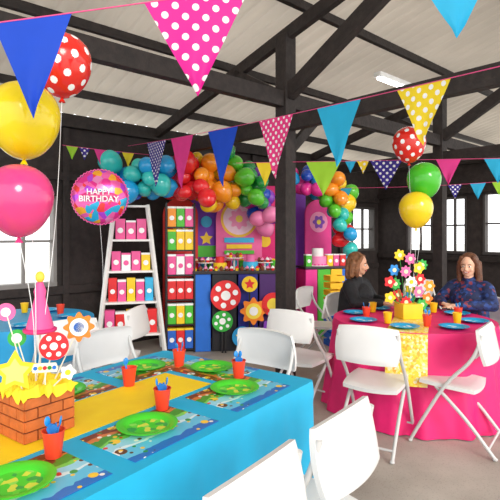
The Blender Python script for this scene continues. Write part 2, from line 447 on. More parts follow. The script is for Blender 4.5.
# ---------------------------------------------------------------- tableware
def matmat():
    m = bpy.data.materials.new("mat_placemat"); m.use_nodes = True; nt = m.node_tree; b = nt.nodes["Principled BSDF"]; b.inputs["Roughness"].default_value = .3
    tc = nt.nodes.new("ShaderNodeTexCoord"); sx = nt.nodes.new("ShaderNodeSeparateXYZ"); nt.links.new(tc.outputs["Object"], sx.inputs[0])
    nz = nt.nodes.new("ShaderNodeTexNoise"); nz.inputs["Scale"].default_value = 9; nt.links.new(tc.outputs["Object"], nz.inputs["Vector"])
    ma = nt.nodes.new("ShaderNodeMath"); ma.operation = "MULTIPLY_ADD"; ma.inputs[1].default_value = .09; nt.links.new(nz.outputs["Fac"], ma.inputs[0]); nt.links.new(sx.outputs["Y"], ma.inputs[2])
    mr = nt.nodes.new("ShaderNodeMapRange"); mr.inputs[1].default_value = -.105; mr.inputs[2].default_value = .195; nt.links.new(ma.outputs[0], mr.inputs[0])
    r = nt.nodes.new("ShaderNodeValToRGB"); r.color_ramp.interpolation = "CONSTANT"; e = r.color_ramp.elements
    e[0].position = 0; e[0].color = lin("7a3f1d"); e[1].position = .14; e[1].color = lin("d8803a")
    for p, c in ((.22, "3f9e30"), (.36, "7ad85a"), (.44, "9adcf0"), (.6, "dff4fa"), (.66, "62c7ea"), (.86, "1f74c8")): q = e.new(p); q.color = lin(c)
    nt.links.new(mr.outputs[0], r.inputs[0]); last = r.outputs[0]
    for sc, thr, cut in ((15, .33, 0), (34, .3, 1)):
        v = nt.nodes.new("ShaderNodeTexVoronoi"); v.inputs["Scale"].default_value = sc; nt.links.new(tc.outputs["Object"], v.inputs["Vector"])
        lt = nt.nodes.new("ShaderNodeMath"); lt.operation = "LESS_THAN"; lt.inputs[1].default_value = thr; nt.links.new(v.outputs["Distance"], lt.inputs[0])
        sp = nt.nodes.new("ShaderNodeSeparateColor"); nt.links.new(v.outputs["Color"], sp.inputs[0])
        g2 = nt.nodes.new("ShaderNodeMath"); g2.operation = "GREATER_THAN"; g2.inputs[1].default_value = .35; nt.links.new(sp.outputs[1], g2.inputs[0])
        mu = nt.nodes.new("ShaderNodeMath"); mu.operation = "MULTIPLY"; nt.links.new(lt.outputs[0], mu.inputs[0]); nt.links.new(g2.outputs[0], mu.inputs[1])
        r2 = nt.nodes.new("ShaderNodeValToRGB"); r2.color_ramp.interpolation = "CONSTANT"; e = r2.color_ramp.elements
        e[0].color = lin("e23b2e"); e[1].position = .2; e[1].color = lin("ffd23a")
        for p, c in ((.4, "f6f3ea"), (.6, "2f9e44"), (.8, "6a3f20")): q = e.new(p); q.color = lin(c)
        nt.links.new(sp.outputs[0], r2.inputs[0])
        mx = nt.nodes.new("ShaderNodeMix"); mx.data_type = "RGBA"; nt.links.new(mu.outputs[0], mx.inputs[0]); nt.links.new(last, mx.inputs[6]); nt.links.new(r2.outputs[0], mx.inputs[7]); last = mx.outputs[2]
    nt.links.new(last, b.inputs["Base Color"]); return m
bm = NB(); box(bm, (0, 0, .001), (.43, .30, .002), bev=.0008)
pm0 = O("placemat", bm, matmat(), smooth=False); tag(pm0, "glossy printed colourful placemat on the blue tablecloth", "placemat", "placemats on the blue table")
def plate(name, c1, c2, r=.115):
    bm = NB()
    lathe(bm, [(0, .003), (r*.62, .003), (r*.66, .004)], 40, 1)
    lathe(bm, [(r*.66, .004), (r*.74, .012), (r*.97, .018), (r, .017), (r*.99, .015), (r*.72, .007), (r*.62, 0), (0, 0)], 40, 0)
    return O(name, bm, [c1, c2])
pl0 = plate("party_plate", M("46cf2e", .35), blotch(["46cf2e", "5fd93a", "d8e24a", "46cf2e", "46cf2e", "8be05a", "46cf2e", "2fa84a"], 42), .117)
tag(pl0, "lime green paper plate with a printed centre", "plate", "green plates on the blue table")
def cup(name, col, h=.09, r=.037):
    bm = NB(); lathe(bm, [(0, 0), (r*.68, 0), (r*.7, .002), (r*.97, h-.004), (r*1.03, h-.003), (r*1.03, h), (r*.94, h), (r*.66, .005), (0, .005)], 28)
    return O(name, bm, M(col, .4))
cu0 = cup("party_cup", "f2472a"); tag(cu0, "orange red plastic cup holding cutlery", "cup", "orange cups")
def spoon(col, label):
    bm = NB(); tube(bm, [(0, 0, 0), (.004, 0, .05), (.009, 0, .098)], .0026, 6)
    ell(bm, (.0105, 0, .11), (.004, .012, .017), None, 0, 14, 8); o = O("plastic_spoon", bm, M(col, .3))
    return tag(o, label, "spoon", "plastic spoons in the cups")
sp0 = spoon("1a8fe0", "blue plastic spoon standing in an orange cup")
places = [(.37, .20, 0), (.92, .20, 0), (1.44, .20, 0), (.36, .87, pi), (.88, .87, pi), (1.44, .87, pi), (.16, .55, pi/2)]
first = True
for u, v, a in places:
    zz = .7505
    if first: pm0.location = TB(u, v, zz); pm0.rotation_euler = (0, 0, TR+a+pi); pl0.location = TB(u, v+.03, zz+.003); first = False
    else:
        clone(pm0, TB(u, v, zz+(.0005 if a == pi/2 else 0)), TR+a+pi); clone(pl0, TB(u, v+(.03 if v < .5 else 0), zz+.004), a)
first = True
for u, v in [(.2, .335), (.22, .74), (.62, .69), (.75, .325), (1.27, .30), (1.15, .72)]:
    p = TB(u, v, .7535)
    if first: cu0.location = p; first = False
    else: clone(cu0, p, u)
    for k in range(2):
        a = random.uniform(0, 6)
        s = sp0 if (u == .2 and k == 0) else clone(sp0, p)
        s.location = p+Vector((.008*math.cos(a+2), .008*math.sin(a+2), .008)); s.rotation_euler = (0, .13, a)
# napkin in cups
def napkin(p, col, sc=1, label="folded blue paper napkin tucked into a cup"):
    bm = NB(); 
    for k in range(3):
        R = Matrix.Rotation(k*2.1, 3, 'Z') @ Matrix.Rotation(.22, 3, 'X')
        T = Matrix.Translation((0, 0, .06)) @ R.to_4x4()
        prism(bm, [(-.004, -.04), (.004, -.04), (.022, .03), (.006, .045), (-.02, .032)], .003, 0, T)
    o = O("paper_napkin", bm, M(col, .8), None, p, smooth=False); o.scale = (sc,)*3; return tag(o, label, "napkin", "napkins in the cups")
for u, v in [(.75, .325), (1.27, .30), (.2, .335)]: napkin(TB(u, v, .761), "2b7fd0")
# round table settings
pb0 = plate("party_plate", M("12a8e0", .35), blotch(["12a8e0", "3fc0ee", "f2f2f2", "12a8e0"], 35), .115)
tag(pb0, "bright blue paper plate on the round pink table", "plate", "blue plates on the round table")
cy0 = cup("party_cup", "ffc814"); tag(cy0, "yellow plastic cup on the round pink table", "cup", "yellow cups")
for k in range(8):
    a = k*pi/4+.35; p = RT+Vector((.50*math.cos(a), .50*math.sin(a), .756))
    if k == 0: pb0.location = p
    else: clone(pb0, p, a)
    a2 = a+.4; p = RT+Vector((.40*math.cos(a2), .40*math.sin(a2), .756))
    src = cy0 if k % 2 == 0 else cu0
    if k == 0: cy0.location = p; c = cy0
    else: c = clone(src, p, a)
    c["label"] = ("yellow" if k % 2 == 0 else "orange")+" plastic cup on the round pink table"
    if k % 2: 
        for q in range(2): s = clone(sp0, p+Vector((0, 0, .008))); s.rotation_euler = (0, .13, q*3+k); s["label"] = "blue plastic spoon in a cup on the round table"
for k in range(5):
    a = k*1.25+.2; p = BT+Vector((.4*math.cos(a), .4*math.sin(a), .752)); clone(pb0, p, a, "bright blue paper plate on the small blue table")
    a += .5; p = BT+Vector((.33*math.cos(a), .33*math.sin(a), .752)); c = clone(cy0 if k % 2 else cu0, p, a); c["label"] = "plastic party cup on the small blue table"
# ---------------------------------------------------------------- centrepieces
def starpts(n, R, r, rot=pi/2): return [((R if i % 2 == 0 else r)*math.cos(rot+i*pi/n), (R if i % 2 == 0 else r)*math.sin(rot+i*pi/n)) for i in range(2*n)]
def discpts(R, n=28): return [(R*math.cos(2*pi*i/n), R*math.sin(2*pi*i/n)) for i in range(n)]
def petals(R, n=8, k=64): return [((R*(1+.16*math.cos(n*2*pi*i/k)))*math.cos(2*pi*i/k), (R*(1+.16*math.cos(n*2*pi*i/k)))*math.sin(2*pi*i/k)) for i in range(k)]
def pick(base, top, pts, col, label, inner=None, rz=.25, cat="party pick", th=.006):
    base = Vector(base); top = Vector(top)
    r = E("paper_cutout_pick", label, cat, base, 0, "cutouts on sticks in the centrepiece")
    bm = NB(); cyl(bm, (0, 0, 0), top-base, .0025, seg=8); O("stick", bm, M("f0ead8", .7), r)
    T = Matrix.Translation(top-base) @ Matrix.Rotation(rz, 4, 'Z')
    bm = NB(); prism(bm, pts, th, 0, T); O("cutout", bm, M(col, .5), r, smooth=False)
    if inner:
        for nm, ip, ic, off in inner:
            bm = NB(); T2 = T @ Matrix.Translation((off[0], -th/2-.002, off[1])); prism(bm, ip, .003, 0, T2); O(nm, bm, M(ic, .5), r, smooth=False)
    return r
CB = Vector((-.815, 1.84, .7535))
cb = E("brick_pattern_box", "cardboard centrepiece box printed with orange brown bricks", "centrepiece box", CB, TR)
bm = NB(); S_ = .20; Hh = .16
box(bm, (0, 0, Hh/2), (S_-.006, S_-.006, Hh), mi=1)
for side in range(4):
    R = Matrix.Rotation(side*pi/2, 3, 'Z')
    for row in range(4):
        z = (row+.5)*Hh/4; off = 0 if row % 2 else .5
        edges = [-S_/2]+[x for x in [(-S_/2+(i+off)*S_/2.0) for i in range(0, 4)] if -S_/2+.01 < x < S_/2-.01]+[S_/2]
        for a, b in zip(edges[:-1], edges[1:]):
            box(bm, R @ Vector(((a+b)/2, -S_/2+.001, z)), (b-a-.005, .007, Hh/4-.005), R, 0, bev=.0012)
O("box_body", bm, [M("c8682c", .6, var=.15, scale=20, bump=.2), M("6a3014", .8)], cb, smooth=False)
bm = NB(); n = 14; g = [[bm.verts.new(((i/n-.5)*.22, (j/n-.5)*.22, Hh+.012+random.uniform(-.006, .028)-(.03 if (i in (0, n) or j in (0, n)) else 0))) for j in range(n+1)] for i in range(n+1)]
for i in range(n):
    for j in range(n): bm.faces.new((g[i][j], g[i+1][j], g[i+1][j+1], g[i][j+1]))
O("tissue_filling", bm, M("ffe02a", .7), cb, smooth=False)
zt = CB.z+Hh
def onray(px, py, d): return W(px, py, d)
def cpick(px, py, d, *a, **k):
    t = onray(px, py, d); b = Vector((CB.x+(t.x-CB.x)*.3, CB.y+(t.y-CB.y)*.5, zt-.02)); return pick(b, t, *a, **k)
spots5 = [("spot", discpts(.014), "ffffff", (0, 0))]+[("spot", discpts(.009), "ffffff", (.034*math.cos(i*2*pi/6), .034*math.sin(i*2*pi/6))) for i in range(6)]
cpick(15, 372, 1.70, starpts(5, .078, .042), "ffe024", "plain yellow star cutout on a stick", [("star_centre", starpts(5, .05, .028), "fff27a", (0, 0))], rz=.3)
cpick(54, 346, 1.80, discpts(.052), "e8202a", "red disc cutout with white dots on a stick", spots5)
cpick(79, 327, 1.86, petals(.05, 8), "f58220", "orange, white and blue flower cutout on a stick", [("flower_ring", discpts(.034), "ffffff", (0, 0)), ("flower_centre", discpts(.02), "2a6fd0", (0, 0))])
cpick(17, 338, 1.95, discpts(.035), "39b54a", "small green disc cutout on a stick", [("disc_centre", discpts(.02), "ffffff", (0, 0))])
cpick(6, 312, 1.9, discpts(.035), "f06aa8", "small pink disc cutout on a stick", [("disc_centre", discpts(.018), "ffffff", (0, 0))])
cpick(68, 372, 1.78, petals(.025, 5), "ffffff", "small white flower cutout on a stick", [("flower_centre", discpts(.01), "ffd020", (0, 0))])
# plain pink cone standing in the box
pc = E("paper_cone", "plain pink paper cone with scalloped hem and yellow tip", "party decoration", W(40, 332, 1.95), 0)
bm = NB(); lathe(bm, [(.056, 0), (.050, .03), (.036, .08), (.020, .14), (.024, .165), (.012, .20), (0, .205)], 28); O("cone_body", bm, M("f4589c", .55), pc)
bm = NB(); lathe(bm, [(.058, .0), (.064, .006), (.064, .014), (.055, .018)], 28); O("cone_hem", bm, M("e0307e", .6), pc)
bm = NB(); ell(bm, (0, 0, .222), (.018, .018, .023)); O("cone_tip", bm, M("ffd34a", .5), pc)
bm = NB(); cyl(bm, (0, 0, -.22), (0, 0, 0), .004); O("stick", bm, M("f0ead8", .7), pc)
# small banner with coloured studs
sg = E("paper_banner", "small white banner with coloured studs on the brick box", "party decoration", W(45, 368, 1.70), .25)
bm = NB(); prism(bm, [(-.04, -.015), (.04, -.015), (.043, .0), (.036, .017), (-.036, .017), (-.043, 0)], .004); O("banner_board", bm, M("fff2d0", .5), sg, smooth=False)
bm = NB(); cyl(bm, (0, .004, -.06), (0, .004, 0), .002); O("stick", bm, M("f0ead8", .7), sg)
for i, k_ in enumerate(("1a6fd0", "ffb400", "e8202a", "1f8a2a", "1a6fd0")):
    bm = NB(); prism(bm, discpts(.0068, 14), .003, 0, Matrix.Translation(((i-2)*.0155, -.004, .001))); O("coloured_stud", bm, M(k_, .4), sg, smooth=False)
# centrepiece on round table
CR = RT+Vector((-.04, -.02, .756))
rb = E("flower_centrepiece", "yellow box crowded with colourful paper flowers on sticks", "centrepiece", CR, .15)
bm = NB(); box(bm, (0, 0, .065), (.18, .18, .13), bev=.004); O("box_body", bm, M("ffcf2a", .6), rb)
fl = [(-.09, .20, "e8202a"), (.09, .23, "ff7ab0"), (0, .32, "ffffff"), (-.12, .30, "39b54a"), (.16, .17, "f58220"), (.02, .18, "2a8fe0"), (.10, .34, "e8202a"), (-.05, .41, "f06aa8"), (-.17, .18, "ffd020"), (.18, .28, "ff9a20"),
      (.03, .25, "ffd020"), (-.03, .14, "e8202a"), (.07, .44, "ffd020"), (-.13, .42, "2a8fe0"), (.0, .52, "f06aa8"), (.14, .46, "39b54a"), (-.18, .32, "e8202a"), (.10, .12, "39b54a"), (-.08, .55, "ffd020")]
for i, (x, z, c) in enumerate(fl):
    y = -.02-.09*((i*37) % 5)/5+.04
    bm = NB(); tube(bm, [(x*.3, 0, .1), (x, y+.005, z)], .003, 6, 1); T = Matrix.Translation((x, y, z)); prism(bm, petals(.046, 5+i % 4), .006, 0, T)
    prism(bm, discpts(.018, 14), .004, 2, Matrix.Translation((x, y-.006, z))); O("paper_flower", bm, [M(c, .6), M("3a9a3a", .6), M("fff2c0" if c != "ffffff" else "ffd020", .6)], rb, smooth=False)
# ---------------------------------------------------------------- balloons
def fib(n):
    out = []
    for i in range(n):
        z = 1-2*(i+.5)/n; r = math.sqrt(1-z*z); a = i*2.39996; out.append(Vector((r*math.cos(a), r*math.sin(a), z)))
    return out
def balloon_mesh(r, dots=0, u=48, v=32):
    bm = NB(); prof = []
    for i in range(v+1):
        th = pi*i/v; prof.append((r*math.sin(th)*(1+.13*math.cos(th)) if 0 < i < v else 0, r*1.13*math.cos(th)))
    lathe(bm, prof[::-1], u)
    if dots:
        P = fib(dots); lim = math.cos(.125)
        for f in bm.faces:
            c = f.calc_center_median(); c.z /= 1.13; c.normalize()
            if max(c.dot(q) for q in P) > lim: f.material_index = 1
    return bm
def balloon(p, r, col, label, ribbon=None, dots=0, group=None, tilt=(0, 0, 0)):
    m = [M(col, .18, var=.02, coat=.6, transl=.18)]
    if dots: m.append(M("ffffff", .25))
    b = O("balloon", balloon_mesh(r, dots, 220 if dots else 40, 130 if dots else 28), m, None, p, tilt)
    tag(b, label, "balloon", group)
    bm = NB(); lathe(bm, [(.004, .0), (.008, -.010), (.016, -.024), (.012, -.024), (0, -.012)], 14, 0, (0, 0, -r*1.13+.004)); O("knot", bm, m[0], b)
    if ribbon is not None:
        a = Vector((0, 0, -r*1.15)); e = Vector(ribbon)-Vector(p); mid = (a+e)/2+Vector((.02, 0, -.0))
        bm = NB(); tube(bm, arcpts([a, mid, e], 10), .0014, 5); O("ribbon", bm, M("f4f4f4", .5), b)
    return b
rib = CB+Vector((0, 0, Hh))
balloon(W(62, 66, 2.25), .132, "ee2c20", "red balloon with white dots floating above the brick box", rib, 44)
balloon(W(24, 121, 1.95), .138, "ffe312", "yellow balloon floating above the brick box", rib)
balloon(W(19, 201, 1.85), .124, "f4478e", "pink balloon floating above the brick box", rib)
rib2 = CR+Vector((0, 0, .1))
balloon(W(409, 145, 4.2), .14, "ee2c20", "red balloon with white dots above the round table", rib2, 44)
balloon(W(424, 181, 4.25), .145, "4fd02c", "lime green balloon above the round table", rib2)
balloon(W(416, 210, 4.15), .140, "ffdf1e", "yellow balloon above the round table", rib2)
# foil balloon
fp = W(100, 197, 4.9); fb = E("foil_balloon", "round multicoloured foil balloon lettered for a birthday", "balloon", fp, .2)
bm = NB(); ell(bm, (0, 0, 0), (.27, .10, .27), None, 0, 48, 24); o = O("balloon_body", bm, blotch(["f23a9a", "ff6ab8", "35b8e8", "ff4a4a", "c04ae0", "f58fc8", "ffb43a", "ff6ab8"], 15, .2), fb)
o.data.materials[0].node_tree.nodes["Principled BSDF"].inputs["Metallic"].default_value = .35
bm = NB()
for i in range(48):
    a = 2*pi*i/48; a2 = 2*pi*(i+1)/48
    tube(bm, [(.27*math.cos(a), 0, .27*math.sin(a)), ((.282)*math.cos((a+a2)/2), 0, .282*math.sin((a+a2)/2)), (.27*math.cos(a2), 0, .27*math.sin(a2))], .006, 5)
O("balloon_seam", bm, M("f25aa8", .3), fb)
bm = NB(); ell(bm, (0, -.035, .0), (.215, .075, .09), None, 0, 32, 16); O("label_band", bm, M("e83a8a", .3), fb)
text("lettering", "HAPPY", .078, M("ffffff", .4), fb, (0, -.112, .042), (pi/2, 0, 0), .004)
text("lettering", "BIRTHDAY", .080, M("ffffff", .4), fb, (0, -.116, -.028), (pi/2, 0, 0), .004)
bm = NB(); tube(bm, arcpts([(0, 0, -.27), (.03, 0, -.8), (0, 0, -1.35)], 10), .002, 5); O("ribbon", bm, M("f4f4f4", .5), fb)
# garland balloons
gc = {}
CN = {"1fa6e6": "sky blue", "1b4fc4": "royal blue", "e8222a": "red", "ffd21c": "yellow", "ff9a1e": "orange", "5cc92f": "lime green", "1f9a4a": "dark green", "f0359a": "hot pink", "8a3fc0": "purple", "35c8c0": "turquoise", "ff8ac0": "pale pink"}
def gball(px, py, d, r, col):
    if col not in gc:
        b = O("balloon", balloon_mesh(1, 0, 24, 16), M(col, .2, var=.02, coat=.5)); tag(b, "", "balloon", "balloon garland"); gc[col] = b; n = b
    else: n = gc[col].copy(); COL.objects.link(n)
    n.location = W(px, py, d); n.scale = (r,)*3
    n.rotation_euler = (random.uniform(-1.2, 1.2), random.uniform(-1.2, 1.2), random.uniform(0, 6))
    n["label"] = CN[col]+" balloon in the balloon garland"; return n
used = []
def cluster(path, n, d, rr, spread, cols):
    for i in range(n):
        for tr in range(30):
            f = (i+random.random())/n*(len(path)-1); k = min(int(f), len(path)-2); t = f-k
            px = path[k][0]*(1-t)+path[k+1][0]*t+random.uniform(-spread, spread); py = path[k][1]*(1-t)+path[k+1][1]*t+random.uniform(-spread, spread)
            r = random.uniform(*rr); dd = d+random.uniform(-.18, .18); p = W(px, py, dd)
            if all((p-q).length > (r+r2)*.82 for q, r2 in used): break
        else: continue
        used.append((p, r)); gball(px, py, dd, r, random.choice(cols))
cluster([(116, 178), (160, 180)], 22, 5.9, (.08, .15), 16, ["1fa6e6", "1fa6e6", "1b4fc4", "35c8c0"])
cluster([(162, 176), (195, 182)], 22, 6.1, (.08, .15), 18, ["e8222a", "e8222a", "ff9a1e", "e8222a"])
cluster([(195, 172), (225, 190)], 22, 6.3, (.08, .14), 17, ["ffd21c", "ffd21c", "ff9a1e"])
cluster([(222, 166), (252, 192)], 22, 6.4, (.08, .14), 16, ["5cc92f", "5cc92f", "1f9a4a"])
cluster([(252, 176), (268, 222)], 16, 6.6, (.08, .13), 9, ["f0359a", "8a3fc0", "ff8ac0", "1b4fc4"])
cluster([(292, 178), (316, 184)], 14, 7.2, (.09, .15), 11, ["f0359a", "1fa6e6", "1b4fc4", "ff8ac0"])
cluster([(318, 182), (344, 200)], 16, 7.2, (.09, .15), 11, ["ffd21c", "5cc92f", "ff9a1e", "5cc92f"])
cluster([(340, 200), (345, 242)], 14, 7.2, (.08, .14), 8, ["5cc92f", "35c8c0", "e8222a", "1fa6e6"])
# ---------------------------------------------------------------- bunting
strcol = M("e8508a", .6)
def bunting(label, p0, p1, sag, flags):
    p0 = Vector(p0); p1 = Vector(p1)
    def pt(t): return p0.lerp(p1, t)-Vector((0, 0, sag*4*t*(1-t)))
    def tpx(px):
        a = (px-250)/F
        return (a*p0.y-p0.x)/((p1.x-p0.x)-a*(p1.y-p0.y))
    r = E("bunting", label, "bunting", p0, 0)
    bm = NB(); tube(bm, [pt(i/40)-p0 for i in range(41)], .0025, 6); O("string", bm, strcol, r)
    for f in flags:
        a, b = pt(tpx(f[0])), pt(tpx(f[1])); d = b-a; w = Vector((d.x, d.y, 0)).length; m_ = f[2]; h = d.length*(f[3] if len(f) > 3 else 1.15)
        bm = NB(); n = 8; sl_ = d.z/w
        def Pz(i, j):
            x = w*j/n*(1-i/n)+w/2*(i/n)
            return Vector((x, .012*math.sin(j*.9+i*.5+f[0])*(i/n), sl_*x-h*i/n))
        vs = [[bm.verts.new(Pz(i, j)) for j in range(n+1)] for i in range(n)]; tv = bm.verts.new(Pz(n, n/2))
        for i in range(n-1):
            for j in range(n): bm.faces.new((vs[i][j], vs[i][j+1], vs[i+1][j+1], vs[i+1][j]))
        for j in range(n): bm.faces.new((vs[n-1][j], vs[n-1][j+1], tv))
        o = O("flag", bm, m_, r, a-p0, (0, 0, math.atan2(d.y, d.x)))
        o["label"] = "triangular pennant flag"
    return r
Fb = M("1a50d8", .7, var=.04, transl=.35); Fl = M("2ab8e8", .7, var=.04, transl=.35); Fp = M("f0409a", .7, var=.04, transl=.35); Fg = M("a8e03a", .7, var=.04, transl=.35); Fy = M("ffe030", .7, transl=.3)
Dp = polka("e8189a", "ffffff", .05, .25); Dy = polka("ffe02e", "ffffff", .05, .27); Dn = polka("3a2a9a", "ffffff", .045, .27); Dpk = polka("f23a8c", "ffffff", .045, .27)
Fd = M("2440b0", .7, transl=.3)
bunting("bunting of large plain and dotted flags on a string", W(-60, 30, 1.55), W(620, -75, 2.0), .02,
        [(-7, 72, Fb, 1.32), (144, 250, Dp, .93), (408, 506, Fl, .75)])
bunting("pink string of bright pennants stretched from wall to beam", W(128, 146, 6.3), W(560, 52, 1.9), .03,
        [(147, 166, Dn, .9), (171, 193, Fp, 1.0), (208, 238, Fb, .95), (259, 293, Dpk, 1.05), (317, 361, Fl, 1.0), (397, 451, Dy, .95)])
bunting("string of small coloured pennants along the timber wall", W(62, 145, 5.4), W(240, 160, 6.9), .03,
        [(66, 78, Fg), (79, 90, Dn), (94, 107, Fp), (108, 120, Fd), (122, 134, Fy), (170, 184, Fl), (190, 202, Dpk)])
bunting("string of pennants hung between the timber posts", W(236, 163, 5.2), W(520, 158, 4.1), .0,
        [(256, 274, Fy, 1.2), (306, 341, Fg, .95), (345, 356, Fl, 1.1), (357, 369, Dy, 1.1), (370, 402, Dn, .95), (436, 461, Fp, 1.1), (484, 512, Fl, 1)])
bunting("string of small pennants near the bright windows", W(330, 188, 7.2), W(520, 180, 6.6), .03,
        [(340, 352, Fl), (470, 486, Fl, 1.1), (492, 506, Fg, 1.1), (448, 462, Dn, 1.1)])
# ---------------------------------------------------------------- display: ladder shelf
LS = Vector(((131-250)/F*6.0, 6.0, 0)); lr = .25
ls = E("ladder_shelf", "white folding ladder shelf loaded with party favours", "shelf", LS, lr)
wm = M("f4f3f0", .5, var=.02)
zs = [.28, .66, 1.03, 1.41]
def hw(z): return .40-.11*z
def fy(z): return -.30+.14*z
for sx in (-1, 1):
    bm = NB(); a = Vector((sx*hw(0), fy(0), 0)); b = Vector((sx*hw(1.85), fy(1.85), 1.85)); d = b-a
    box(bm, (a+b)/2, (.035, .045, d.length), frame_to(d).to_3x3(), bev=.003); O("front_leg", bm, wm, ls, smooth=False)
    bm = NB(); a = Vector((sx*hw(0), .28, 0)); b = Vector((sx*hw(1.82), .02, 1.82)); d = b-a
    box(bm, (a+b)/2, (.035, .045, d.length), frame_to(d).to_3x3(), bev=.003); O("rear_leg", bm, wm, ls, smooth=False)
for z in zs+[1.83]:
    dp = .56-.26*z; 
    bm = NB(); box(bm, (0, (.28-.14*z+fy(z))/2, z), (2*hw(z)+.02, max(.1, dp), .025), bev=.003); O("shelf_board", bm, wm, ls, smooth=False)
def gift(name, w, dpt, h, col, lid, label, cat="favour box"):
    r = E(name, label, cat, (0, 0, 0), 0, "party favour boxes")
    bm = NB(); box(bm, (0, 0, h*.45), (w, dpt, h*.9), bev=.003); O("box_body", bm, M(col, .45), r, smooth=False)
    bm = NB(); box(bm, (0, 0, h*.92), (w*1.05, dpt*1.05, h*.1), bev=.003); O("lid", bm, M(lid, .45), r, smooth=False)
    bm = NB(); prism(bm, discpts(min(w, h)*.30, 18), .003, 0, Matrix.Translation((0, -dpt/2-.002, h*.42))); O("sticker", bm, M("ffffff" if col != "ffffff" else lid, .4), r, smooth=False)
    return r
gcache = {}
def place_gift(p, rz, w, d, h, col, lid, where):
    k = (col, lid, round(w, 3), round(h, 3))
    nm = {"f0589c": "pink", "e8262a": "red", "ffd21c": "yellow", "4cc02e": "green", "2468d0": "blue", "ffffff": "white", "ff9a1e": "orange", "35b8e8": "sky blue"}
    lb = "%s favour box with %s lid %s" % (nm[col], nm[lid], where)
    if k not in gcache: g = gift("favour_box", w, d, h, col, lid, lb); gcache[k] = g; g.location = p; g.rotation_euler = (0, 0, rz); return g
    return clone(gcache[k], p, rz, lb)
Rl = Matrix.Rotation(lr, 3, 'Z')
rowsL = [(.28, .29, ["f0589c", "e8262a", "ffd21c", "f0589c", "e8262a"]), (.66, .29, ["e8262a", "f0589c", "ffd21c", "f0589c", "35b8e8"]), (1.03, .24, ["f0589c", "ffffff", "f0589c", "ffd21c"]), (1.41, .26, ["f0589c", "f0589c", "f0589c"])]
for z, h, cs in rowsL:
    n = len(cs); wd = (2*hw(z+h)-.05)/n
    for i, c in enumerate(cs):
        p = LS+Rl @ Vector(((i-(n-1)/2)*wd, fy(z+h)+.09, z+.0125)); place_gift(p, lr, wd*.9, .1, h-.02*(i % 2), c, "f0589c" if c in ("ffffff",) else ("ffffff" if i % 2 else c), "on the white ladder shelf")
# ---------------------------------------------------------------- favour tower
TWp = Vector(((180-250)/F*6.2, 6.2, 0)); tr_ = .2
tw = E("display_tower", "narrow black tiered stand stacked with bright favour boxes", "display stand", TWp, tr_)
bk = M("1c1a1c", .5)
for sx in (-1, 1):
    for sy in (-1, 1):
        bm = NB(); box(bm, (sx*.175, sy*.14, .94), (.02, .02, 1.88)); O("upright", bm, bk, tw, smooth=False)
lv = [.04, .35, .66, .97, 1.28, 1.57]
for z in lv: bm = NB(); box(bm, (0, 0, z), (.35, .3, .018)); O("shelf_board", bm, bk, tw, smooth=False)
Rt = Matrix.Rotation(tr_, 3, 'Z')
cs6 = [["2468d0", "e8262a", "2468d0"], ["4cc02e", "ffd21c", "4cc02e"], ["e8262a", "e8262a", "e8262a"], ["f0589c", "ffffff", "f0589c"], ["4cc02e", "ffd21c", "ffd21c"], ["ff9a1e", "4cc02e", "f0589c"]]
ld6 = ["ffd21c", "ffffff", "ffffff", "f0589c", "ffd21c", "ffffff"]
for z, cs, ld in zip(lv, cs6, ld6):
    for i, c in enumerate(cs):
        place_gift(TWp+Rt @ Vector(((i-1)*.108, -.07, z+.009)), tr_, .1, .11, .262, c, ld if ld != c else "ffffff", "on the black tiered stand")
# ---------------------------------------------------------------- backdrops
def archpts(w, h, n=20):
    return [(-w/2, 0), (w/2, 0)]+[(w/2*math.cos(pi*i/n), h-w/2+w/2*math.sin(pi*i/n)) for i in range(n+1)]
def backdrop(px0, px1, pytop, d, col, label, inner=None, rz=.12, square=False):
    w = (px1-px0)/F*d; h = HC-(pytop-233)/F*d; c = Vector((((px0+px1)/2-250)/F*d, d, 0))
    r = E("backdrop_panel", label, "backdrop", c, rz)
    bm = NB(); prism(bm, archpts(w, h) if not square else [(-w/2, 0), (w/2, 0), (w/2, h), (-w/2, h)], .03); O("panel_board", bm, M(col, .6) if isinstance(col, str) else col, r, smooth=False)
    bm = NB(); box(bm, (0, .06, .03), (w*.8, .12, .04)); O("panel_foot", bm, bk, r, smooth=False)
    if inner:
        for ii, (nm, pts, ic, z) in enumerate(inner):
            bm = NB(); prism(bm, pts, .006, 0, Matrix.Translation((0, -.02-.004*ii, z))); O(nm, bm, M(ic, .5), r, smooth=False)
    return r
def rect(w, h): return [(-w/2, -h/2), (w/2, -h/2), (w/2, h/2), (-w/2, h/2)]
backdrop(163, 198, 198, 6.72, "e8302a", "tall red arched backdrop panel near the treat table", [("round_print", discpts(.12), "ffd21c", 1.62), ("star_print", starpts(5, .09, .045), "ffffff", 1.62)], rz=.3)
backdrop(190, 222, 190, 6.9, "7a3ac0", "purple arched backdrop panel near the treat table", [("green_print", rect(.3, .16), "4cc02e", 1.24), ("star_print", starpts(5, .1, .05), "ffd21c", 1.42), ("round_print", discpts(.08), "35b8e8", 1.66)], rz=.3)
backdrop(216, 262, 196, 6.85, "f46aa8", "pink arched backdrop panel with a round gold frame", [("gold_ring", discpts(.26, 40), "ffc83a", 1.70), ("pale_disc", discpts(.225, 40), "ffd6e8", 1.70), ("flower_emblem", petals(.13, 8), "ff9ac8", 1.70), ("flower_centre", discpts(.05), "ffe04a", 1.70), ("print_band", rect(.42, .07), "35b8e8", 1.40), ("print_band", rect(.36, .06), "ffd21c", 1.31), ("print_band", rect(.42, .05), "4cc02e", 1.23)])
backdrop(254, 275, 186, 7.2, "e8207a", "narrow magenta backdrop panel near the treat table", [("green_print", discpts(.09), "4cc02e", 1.62), ("yellow_print", discpts(.09), "ffd21c", 1.38)], square=True)
